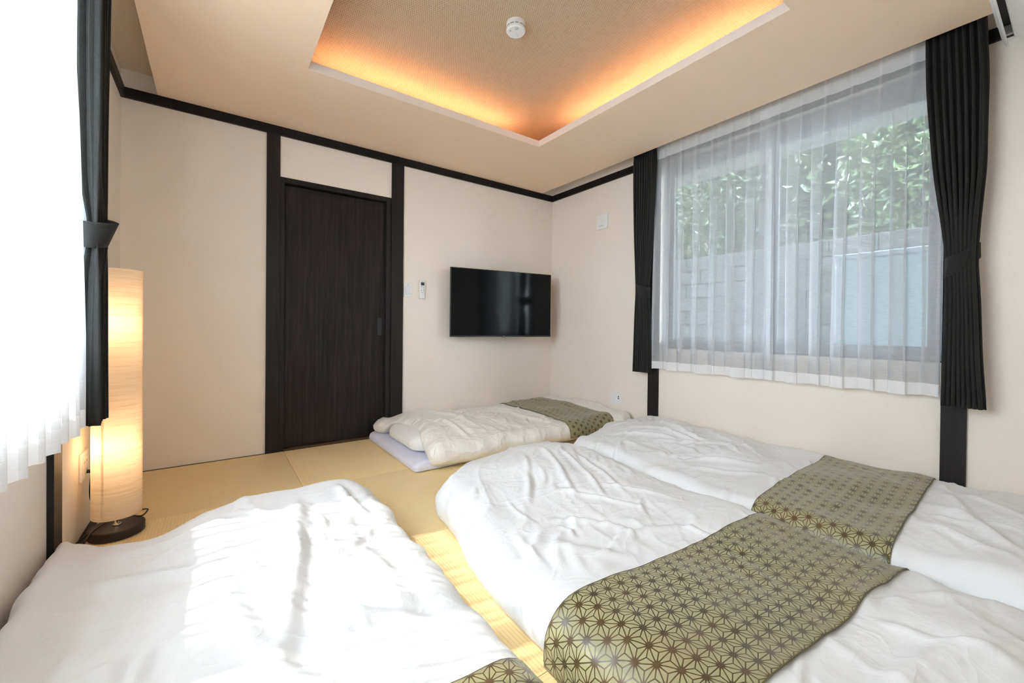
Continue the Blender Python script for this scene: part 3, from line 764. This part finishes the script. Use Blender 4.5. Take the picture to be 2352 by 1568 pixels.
# ------------------------------------------------------------------ floor lamp
LX, LY = -3.352, -.965
lamp = empty('floor_lamp', (LX, LY, 0)); tag(lamp, 'tall glowing cylindrical paper floor lamp on a black round base in the corner', 'lamp')
MB().lathe([(.088, .0015), (.094, .004), (.094, .036), (.091, .040)], 64).build('base', plain('black_painted_base', (.018, .015, .014), .45), lamp, False)
MB().lathe([(.016, .040), (.016, .046), (.009, .048), (.009, .11), (.009, 1.0)], 24).build('pole', 'chrome', lamp, True)
def ring_mesh(name, r, z0, z1, mat, parent, n=72, nz=60, thick=.0012, a0=0., a1=2 * PI):
    closed = a1 - a0 > 6.28
    A = np.zeros((nz, n, 3)); P = Perlin(5)
    for i in range(nz):
        for j in range(n):
            a = a0 + (a1 - a0) * j / (n if closed else n - 1); A[i, j] = (r * math.cos(a), r * math.sin(a), z0 + (z1 - z0) * i / (nz - 1))
    g = grid_mesh(name, A, mat, parent, closed=closed)
    if thick: sm = g.modifiers.new('solid', 'SOLIDIFY'); sm.thickness = thick; sm.offset = 0
    return g
sh = ring_mesh('lamp_shade', .083, .088, 1.158, 'shade', lamp, thick=0)
ring_mesh('seam', .0845, .088, 1.158, 'shade', sh, 6, 30, 0, math.radians(-12), math.radians(-2))
ring_mesh('seam', .0845, .088, 1.158, 'shade', sh, 4, 30, 0, math.radians(-118), math.radians(-112))
for z in (.40, .93):
    MB().lathe([(.004, z - .05), (.012, z - .045), (.014, z - .02), (.026, z), (.03, z + .02), (.024, z + .042), (.005, z + .05)], 20, .03, 0).build('bulb', 'bulb', lamp, True)
    L = bpy.data.lights.new('bulb_light', 'POINT'); L.energy = .95; L.color = (1., .66, .36); L.shadow_soft_size = .035
    o = bpy.data.objects.new('bulb_light', L); COL.objects.link(o); o.parent = lamp; o.location = (-.03, 0, z)
cord = [(.0, -.012, .06), (.03, -.02, .075), (.055, .03, .072), (.078, .06, .066), (.10, .02, .075), (.085, -.02, .066), (.05, .02, .062), (.07, .075, .058), (.03, .10, .03), (-.03, .09, .02),
        (-.07, .02, .03), (-.105, -.08, .03), (-.118, -.13, .012), (-.10, -.155, .008), (-.085, -.12, .03), (-.07, -.04, .045), (-.03, .06, .05), (-.07, .12, .06), (-.10, .10, .14), (-.098, .09, .24), (-.088, .075, .272)]
MB().tube(catmull(cord, 8), .0032, 8).build('power_cord', 'black', lamp, True)
MB().tube([(-.088, .075, .272), (-.100, .075, .273), (-.108, .075, .274)], .008, 10).build('plug', 'black', lamp)

# ------------------------------------------------------------------ television
TLa, TLb = Vector((-1.290, -.110)), Vector((-.226, -.250)); wv = TLb - TLa; wtv = wv.length
tv = empty('television', ((TLa.x + TLb.x) / 2, (TLa.y + TLb.y) / 2, .834), math.atan2(wv.y, wv.x)); tag(tv, 'black flat television on the back wall near the corner', 'television')
MB().box(-wtv / 2, wtv / 2, .001, .022, 0, .630, .003, 2).build('bezel', 'black', tv)
MB().box(-wtv / 2 + .006, wtv / 2 - .006, -.0012, .0008, .014, .624).build('screen', plain('glossy_black_screen', (.004, .0045, .005),   .11, spec=.18), tv)
MB().box(-wtv * .36, wtv * .36, .022, .052, .04, .40, .008, 2).build('back_housing', 'black', tv)
MB().box(-wtv / 2, wtv / 2, -.0035, .001, 0, .012, .001).build('bottom_strip', plain('dark_grey_strip', (.03, .03, .033), .3), tv)
lg = MB().box(-.018, .018, -.005, -.0035, -.004, .010, .001).build('logo_plate', 'black', tv)
MB().box(-.011, .011, -.0056, -.005, .002, .006).build('logo_mark', 'midgrey', lg)
MB().box(-.12, .12, .052, .075, .18, .34, .003).box(-.03, .03, .075, .155, .24, .28, .003).build('wall_bracket', plain('bracket_steel', (.05, .05, .05), .4, .6), tv)

# ------------------------------------------------------------------ small wall fittings
def plate_back(name, x0, x1, z0, z1, label, cat, t=.009):
    o = empty(name, ((x0 + x1) / 2, 0, z0)); tag(o, label, cat); w = (x1 - x0) / 2; h = z1 - z0
    MB().box(-w, w, -t, 0, 0, h, .003, 2).build('plate', 'white', o); return o, w, h, t
o, ww, hh, t = plate_back('light_switch', -1.683, -1.612, 1.180, 1.297, 'white light switch plate beside the door post', 'switch')
MB().box(-.022, .022, -t - .004, -t, .018, hh - .018, .0012).build('rocker', plain('switch_rocker', (.74, .745, .76), .35), o)
MB().box(-.006, .006, -t - .0006, -t, hh - .012, hh - .0095).build('maker_mark', 'grey', o)
rm = empty('remote_control', (-1.521, 0, 1.166)); tag(rm, 'white air conditioner remote control in its wall holder near the door', 'remote control')
MB().box(-.026, .026, -.026, -.006, .004, .172, .008, 3).build('remote_body', 'white', rm, True)
MB().box(-.023, .023, -.010, 0, .0, .06, .002).build('wall_holder', 'offwhite', rm)
sb = MB().box(-.017, .017, -.0268, -.0255, .120, .148, .0005).build('display', plain('lcd_dark', (.03, .035, .04), .2), rm)
MB().box(-.013, .013, -.0265, -.0258, .156, .159).build('lettering', 'grey', rm)
for k, (bx, bz, bw, bh, mt_) in enumerate([(-.010, .108, .013, .006, 'grey'), (.010, .106, .012, .008, 'btn_green'), (-.010, .096, .012, .005, 'midgrey'), (-.010, .086, .011, .005, 'midgrey'), (.010, .088, .011, .005, 'btn_red'),
        (-.010, .074, .006, .009, 'grey'), (.012, .077, .008, .004, 'grey'), (.012, .068, .008, .004, 'grey'), (-.013, .058, .004, .005, 'grey'), (-.001, .058, .006, .008, 'grey'), (.013, .056, .004, .005, 'grey'),
        (-.013, .046, .006, .005, 'midgrey'), (-.001, .044, .006, .005, 'midgrey'), (.013, .042, .004, .004, 'grey'), (-.013, .030, .005, .004, 'midgrey'), (-.001, .030, .006, .007, 'midgrey'), (.012, .029, .005, .005, 'midgrey'), (.0, .014, .010, .004, 'midgrey')]):
    if mt_ not in M: M[mt_] = plain(mt_, {'btn_green': (.45, .6, .12), 'btn_red': (.55, .3, .3)}[mt_], .5)
    MB().box(bx - bw / 2, bx + bw / 2, -.0275, -.0258, bz - bh / 2, bz + bh / 2, .0004).build('button', mt_, rm)

def plate_side(name, y0, y1, z0, z1, label, cat, side=1, t=.009, bev=.003):
    """side 1: right wall (x=0), -1: left wall"""
    x = 0. if side == 1 else -W
    o = empty(name, (x, (y0 + y1) / 2, z0)); tag(o, label, cat); w = abs(y1 - y0) / 2; h = z1 - z0
    a, b = sorted((0, -side * t)); MB().box(a, b, -w, w, 0, h, bev, 2).build('plate', 'white', o); return o, w, h, t
o, ww, hh, t = plate_side('wall_cover_plate', -.797, -.660, 1.871, 2.014, 'square white cover plate high on the wall between television corner and drape', 'cover plate', 1, .012, .005)
for k in range(5):
    MB().box(-t - .0006, -t, .030 - k * .012, .038 - k * .012, .026 + (k % 2) * .003, .036 + (k % 3) * .002).build('print_mark', plain('pale_print', (.45, .45, .45), .6) if k == 0 else bpy.data.materials['pale_print'], o)
o, ww, hh, t = plate_side('wall_outlet', -.981, -.864, .230, .341, 'white power and aerial outlet low on the wall beside the dark drape', 'outlet')
for yy, zz in ((.024, .076), (.024, .034)):
    MB().box(-t - .0015, -t, yy - .018, yy + .018, zz - .014, zz + .014, .001).build('socket', 'white', o)
    MB().box(-t - .0022, -t - .0015, yy - .009, yy - .007, zz - .004, zz + .004).box(-t - .0022, -t - .0015, yy + .007, yy + .009, zz - .004, zz + .004).build('slot', 'midgrey', o)
for zz in (.074, .057):
    MB().box(-t - .003, -t, -.034, -.022, zz - .005, zz + .005, .001).build('jack', 'black', o)
MB().box(-t - .0015, -t, -.038, -.018, .024, .042, .001).build('socket', 'white', o)
MB().box(-t - .0022, -t - .0015, -.024, -.022, .029, .037).box(-t - .0022, -t - .0015, -.034, -.032, .029, .037).build('slot', 'midgrey', o)
o, ww, hh, t = plate_side('wall_outlet', -.944, -.818, .240, .360, 'white outlet lit orange by the floor lamp with a black plug in it', 'outlet', -1)
for yy in (-.026, .014):
    MB().box(t, t + .002, yy - .014, yy + .014, .02, .10, .001).build('socket', 'white', o)
for yy, zz in ((-.026, .078), (.014, .078), (.014, .04)):
    MB().box(t + .002, t + .0026, yy - .008, yy - .006, zz - .005, zz + .005).box(t + .002, t + .0026, yy + .006, yy + .008, zz - .005, zz + .005).build('slot', 'grey', o)

# ------------------------------------------------------------------ smoke alarm
sm_ = empty('smoke_alarm', (-1.664, -1.585, ZC)); tag(sm_, 'round white smoke alarm on the woven ceiling panel', 'smoke alarm')
MB().lathe([(.052, 0), (.052, -.026), (.050, -.0265), (.050, -.031), (.052, -.0315), (.052, -.044), (.047, -.050), (.02, -.0505)], 56).build('housing', 'white', sm_)
for k in range(12):
    a = 2 * PI * k / 12
    b = MB().box(-.0095, .0095, -.0012, .0012, -.0309, -.0268); s_ = b.build('vent_slot', 'grey', sm_); s_.location = (.0510 * math.cos(a), .0510 * math.sin(a), 0); s_.rotation_euler = (0, 0, a + PI / 2)
MB().lathe([(.011, -.0500), (.011, -.0518), (.009, -.0522)], 24, -.014, -.028).build('test_button', 'midgrey', sm_)
MB().lathe([(.004, -.0500), (.004, -.0515)], 16, -.032, .006).build('indicator', plain('indicator_blue', (.30, .33, .50), .4), sm_)
ln = MB().box(-.013, .013, -.0006, .0006, -.0512, -.0503).build('sounder_slit', 'midgrey', sm_); ln.location = (.018, .010, 0); ln.rotation_euler = (0, 0, .5)

# ------------------------------------------------------------------ air conditioner on the front wall
ac = empty('air_conditioner', (-.42, -3.53, 2.10)); tag(ac, 'white air conditioner above the window wall corner with its louvre open', 'air conditioner')
MB().box(-.80, 0, .0, .268, .0, .25, .004, 2).build('housing', 'white', ac)
MB().box(-.79, -.01, .268, .300, .050, .25, .002).build('air_outlet', plain('dark_outlet', (.03, .03, .034), .5), ac)
MB().box(-.80, 0, .300, .312, .060, .25, .003, 2).build('front_cover', 'white', ac)
MB().box(-.024, -.010, .269, .300, .012, .050, .002).build('outlet_cheek', 'midgrey', ac)
A = np.zeros((2, 14, 3))
for i, x in enumerate((-.795, .018)):
    for j in range(14):
        u = j / 13; A[i, j] = (x - .012 * u ** 3 * i, .306 - .022 * u + .004 * math.sin(u * 3.1), .060 - .085 * u)
g = grid_mesh('louvre', A, 'white', ac); smd = g.modifiers.new('solid', 'SOLIDIFY'); smd.thickness = .006; smd.offset = 0

# ------------------------------------------------------------------ outside
MB().box(-14, 14, -16, 12, -.75, -.6).build('ground', mat_wallpaper('gravel', (.14, .14, .11), 30), kind='structure')
def mat_leaf(name, c1, c2, c3):
    t = NT(name); oi = t.new('ShaderNodeObjectInfo'); c = t.coord(); n = t.noise(c, 6, 3); n2 = t.noise(c, 40, 1)
    f = t.M('ADD', t.M('MULTIPLY', n, .6), t.M('MULTIPLY', n2, .4))
    col = t.ramp(f, [(.35, c1), (.5, c2), (.65, c3)])
    t.n.remove(t.p); D = t.new('ShaderNodeBsdfDiffuse'); L = t.new('ShaderNodeBsdfTranslucent'); t.lk(col, D.inputs[0]); t.lk(col, L.inputs[0])
    G = t.new('ShaderNodeBsdfGlossy'); G.inputs['Roughness'].default_value = .35; G.inputs[0].default_value = (1, 1, 1, 1)
    a = t.new('ShaderNodeMixShader'); a.inputs[0].default_value = .4; t.lk(D.outputs[0], a.inputs[1]); t.lk(L.outputs[0], a.inputs[2])
    b = t.new('ShaderNodeMixShader'); b.inputs[0].default_value = .06; t.lk(a.outputs[0], b.inputs[1]); t.lk(G.outputs[0], b.inputs[2])
    t.lk(b.outputs[0], t.out.inputs[0]); return t.m
M['leaf'] = mat_leaf('hedge_leaves', (.010, .028, .008), (.025, .065, .018), (.08, .16, .045))
M['leaf2'] = mat_leaf('light_leaves', (.02, .055, .015), (.05, .12, .035), (.14, .24, .08))
M['bark'] = plain('bark', (.12, .09, .07), .9)
def tree(loc, rx, ry, rz, n, size, mat, seed, label, trunk=.06, zc=None, h0=-.6):
    r = np.random.RandomState(seed); root = empty('garden_tree', (loc[0], loc[1], h0)); tag(root, label, 'tree', 'trees outside the garden window')
    zc = loc[2] - h0
    d = r.normal(size=(n, 3)); d /= np.linalg.norm(d, axis=1, keepdims=True); rad = r.rand(n, 1) ** .4
    c = d * rad * np.array([rx, ry, rz]); c += .12 * r.normal(size=(n, 3)) ; c[:, 2] += zc
    c[:, 2] = np.maximum(c[:, 2], .05)
    q = r.normal(size=(n, 3)); q /= np.linalg.norm(q, axis=1, keepdims=True); p = np.cross(q, r.normal(size=(n, 3))); p /= np.linalg.norm(p, axis=1, keepdims=True)
    s = size * (.6 + .8 * r.rand(n, 1)); nn = np.cross(q, p)
    V = np.stack([c - q * s, c + p * s * .42 + nn * s * .15, c + q * s, c - p * s * .42 + nn * s * .15], 1).reshape(-1, 3)
    F = np.arange(4 * n).reshape(n, 4)
    me = bpy.data.meshes.new('foliage'); me.from_pydata(V.tolist(), [], F.tolist()); me.update(); link('foliage', me, mat, root, kind='stuff')
    b = MB().tube([(0, 0, 0), (.03, .02, zc * .5), (0, .05, zc)], trunk, 8)
    for k in range(7):
        a = k * .9 + seed; b.tube([(0, 0, zc * (.35 + .08 * k)), (rx * .5 * math.cos(a), ry * .5 * math.sin(a), zc * (.5 + .08 * k)), (rx * .8 * math.cos(a), ry * .8 * math.sin(a), zc * (.7 + .08 * k))], trunk * .35, 6)
    b.build('trunk', 'bark', root)
for k, (yy, xx, mt_, lab) in enumerate([(2.5, 4.4, 'leaf', 'leafy garden tree farthest along, behind the narrow drape end of the garden wall'), (.1, 4.3, 'leaf', 'leafy garden tree behind the wall, seen beside the narrow drape'),
        (-2.3, 4.3, 'leaf2', 'light green garden tree behind the wall, above the blue shed'), (-4.7, 4.4, 'leaf', 'leafy garden tree nearest the wide drape side')]):
    tree((xx, yy, 3.3), .95, .85, 1.6, 9000, .06, mt_, k + 1, lab)
tree((7.6, -1., 4.2), 1.4, 6., 4.8, 34000, .19, 'leaf', 9, 'tall dark hedge far behind the garden trees', .12)  # foliage backdrop, made extra tall to keep sky light off the garden
def mat_block():
    t = NT('grey_block_wall'); c = t.coord(); b = t.new('ShaderNodeTexNoise'); t.lk(c, b.inputs[0]); b.inputs['Scale'].default_value = 8
    col = t.ramp(b.outputs[0], [(.3, (.05, .055, .055)), (.7, (.085, .092, .092))])
    return t.set(color=col, rough=.9)
M['block'] = mat_block()
gw = empty('garden_wall', (2.9, -1.5, -.6)); tag(gw, 'grey block garden wall seen low through the garden window', 'wall')
bm_ = None
MB().box(.02, .05, -.05, 7.9, 0, 2.59).build('backing', 'block', gw).location = (0, -4.2, 0)
for k in range(13):
    for j in range(17):
        yy = -4.2 + j * .45 + (.22 if k % 2 else 0)
        if bm_ is None:
            bm_ = MB().box(-.06, .06, 0, .44, 0, .19, .006).build('block', 'block', gw); bm_.location = (0, yy + .0, k * .2)
        else:
            q = bm_.copy(); COL.objects.link(q); q.parent = gw; q.location = (0, yy, k * .2)
pb = empty('storage_shed', (2.25, -2.95, -.6)); tag(pb, 'pale blue shed panel seen through the sheer beside the wide drape', 'shed')
MB().box(-.25, .25, -.98, .98, 0, 2.22, .01).build('panel', plain('pale_blue_sheet', (.13, .19, .21), .5), pb)
MB().box(-.28, .28, -1.0, 1.0, 2.22, 2.27, .01).build('roof', plain('pale_blue_roof', (.15, .2, .22), .5), pb)
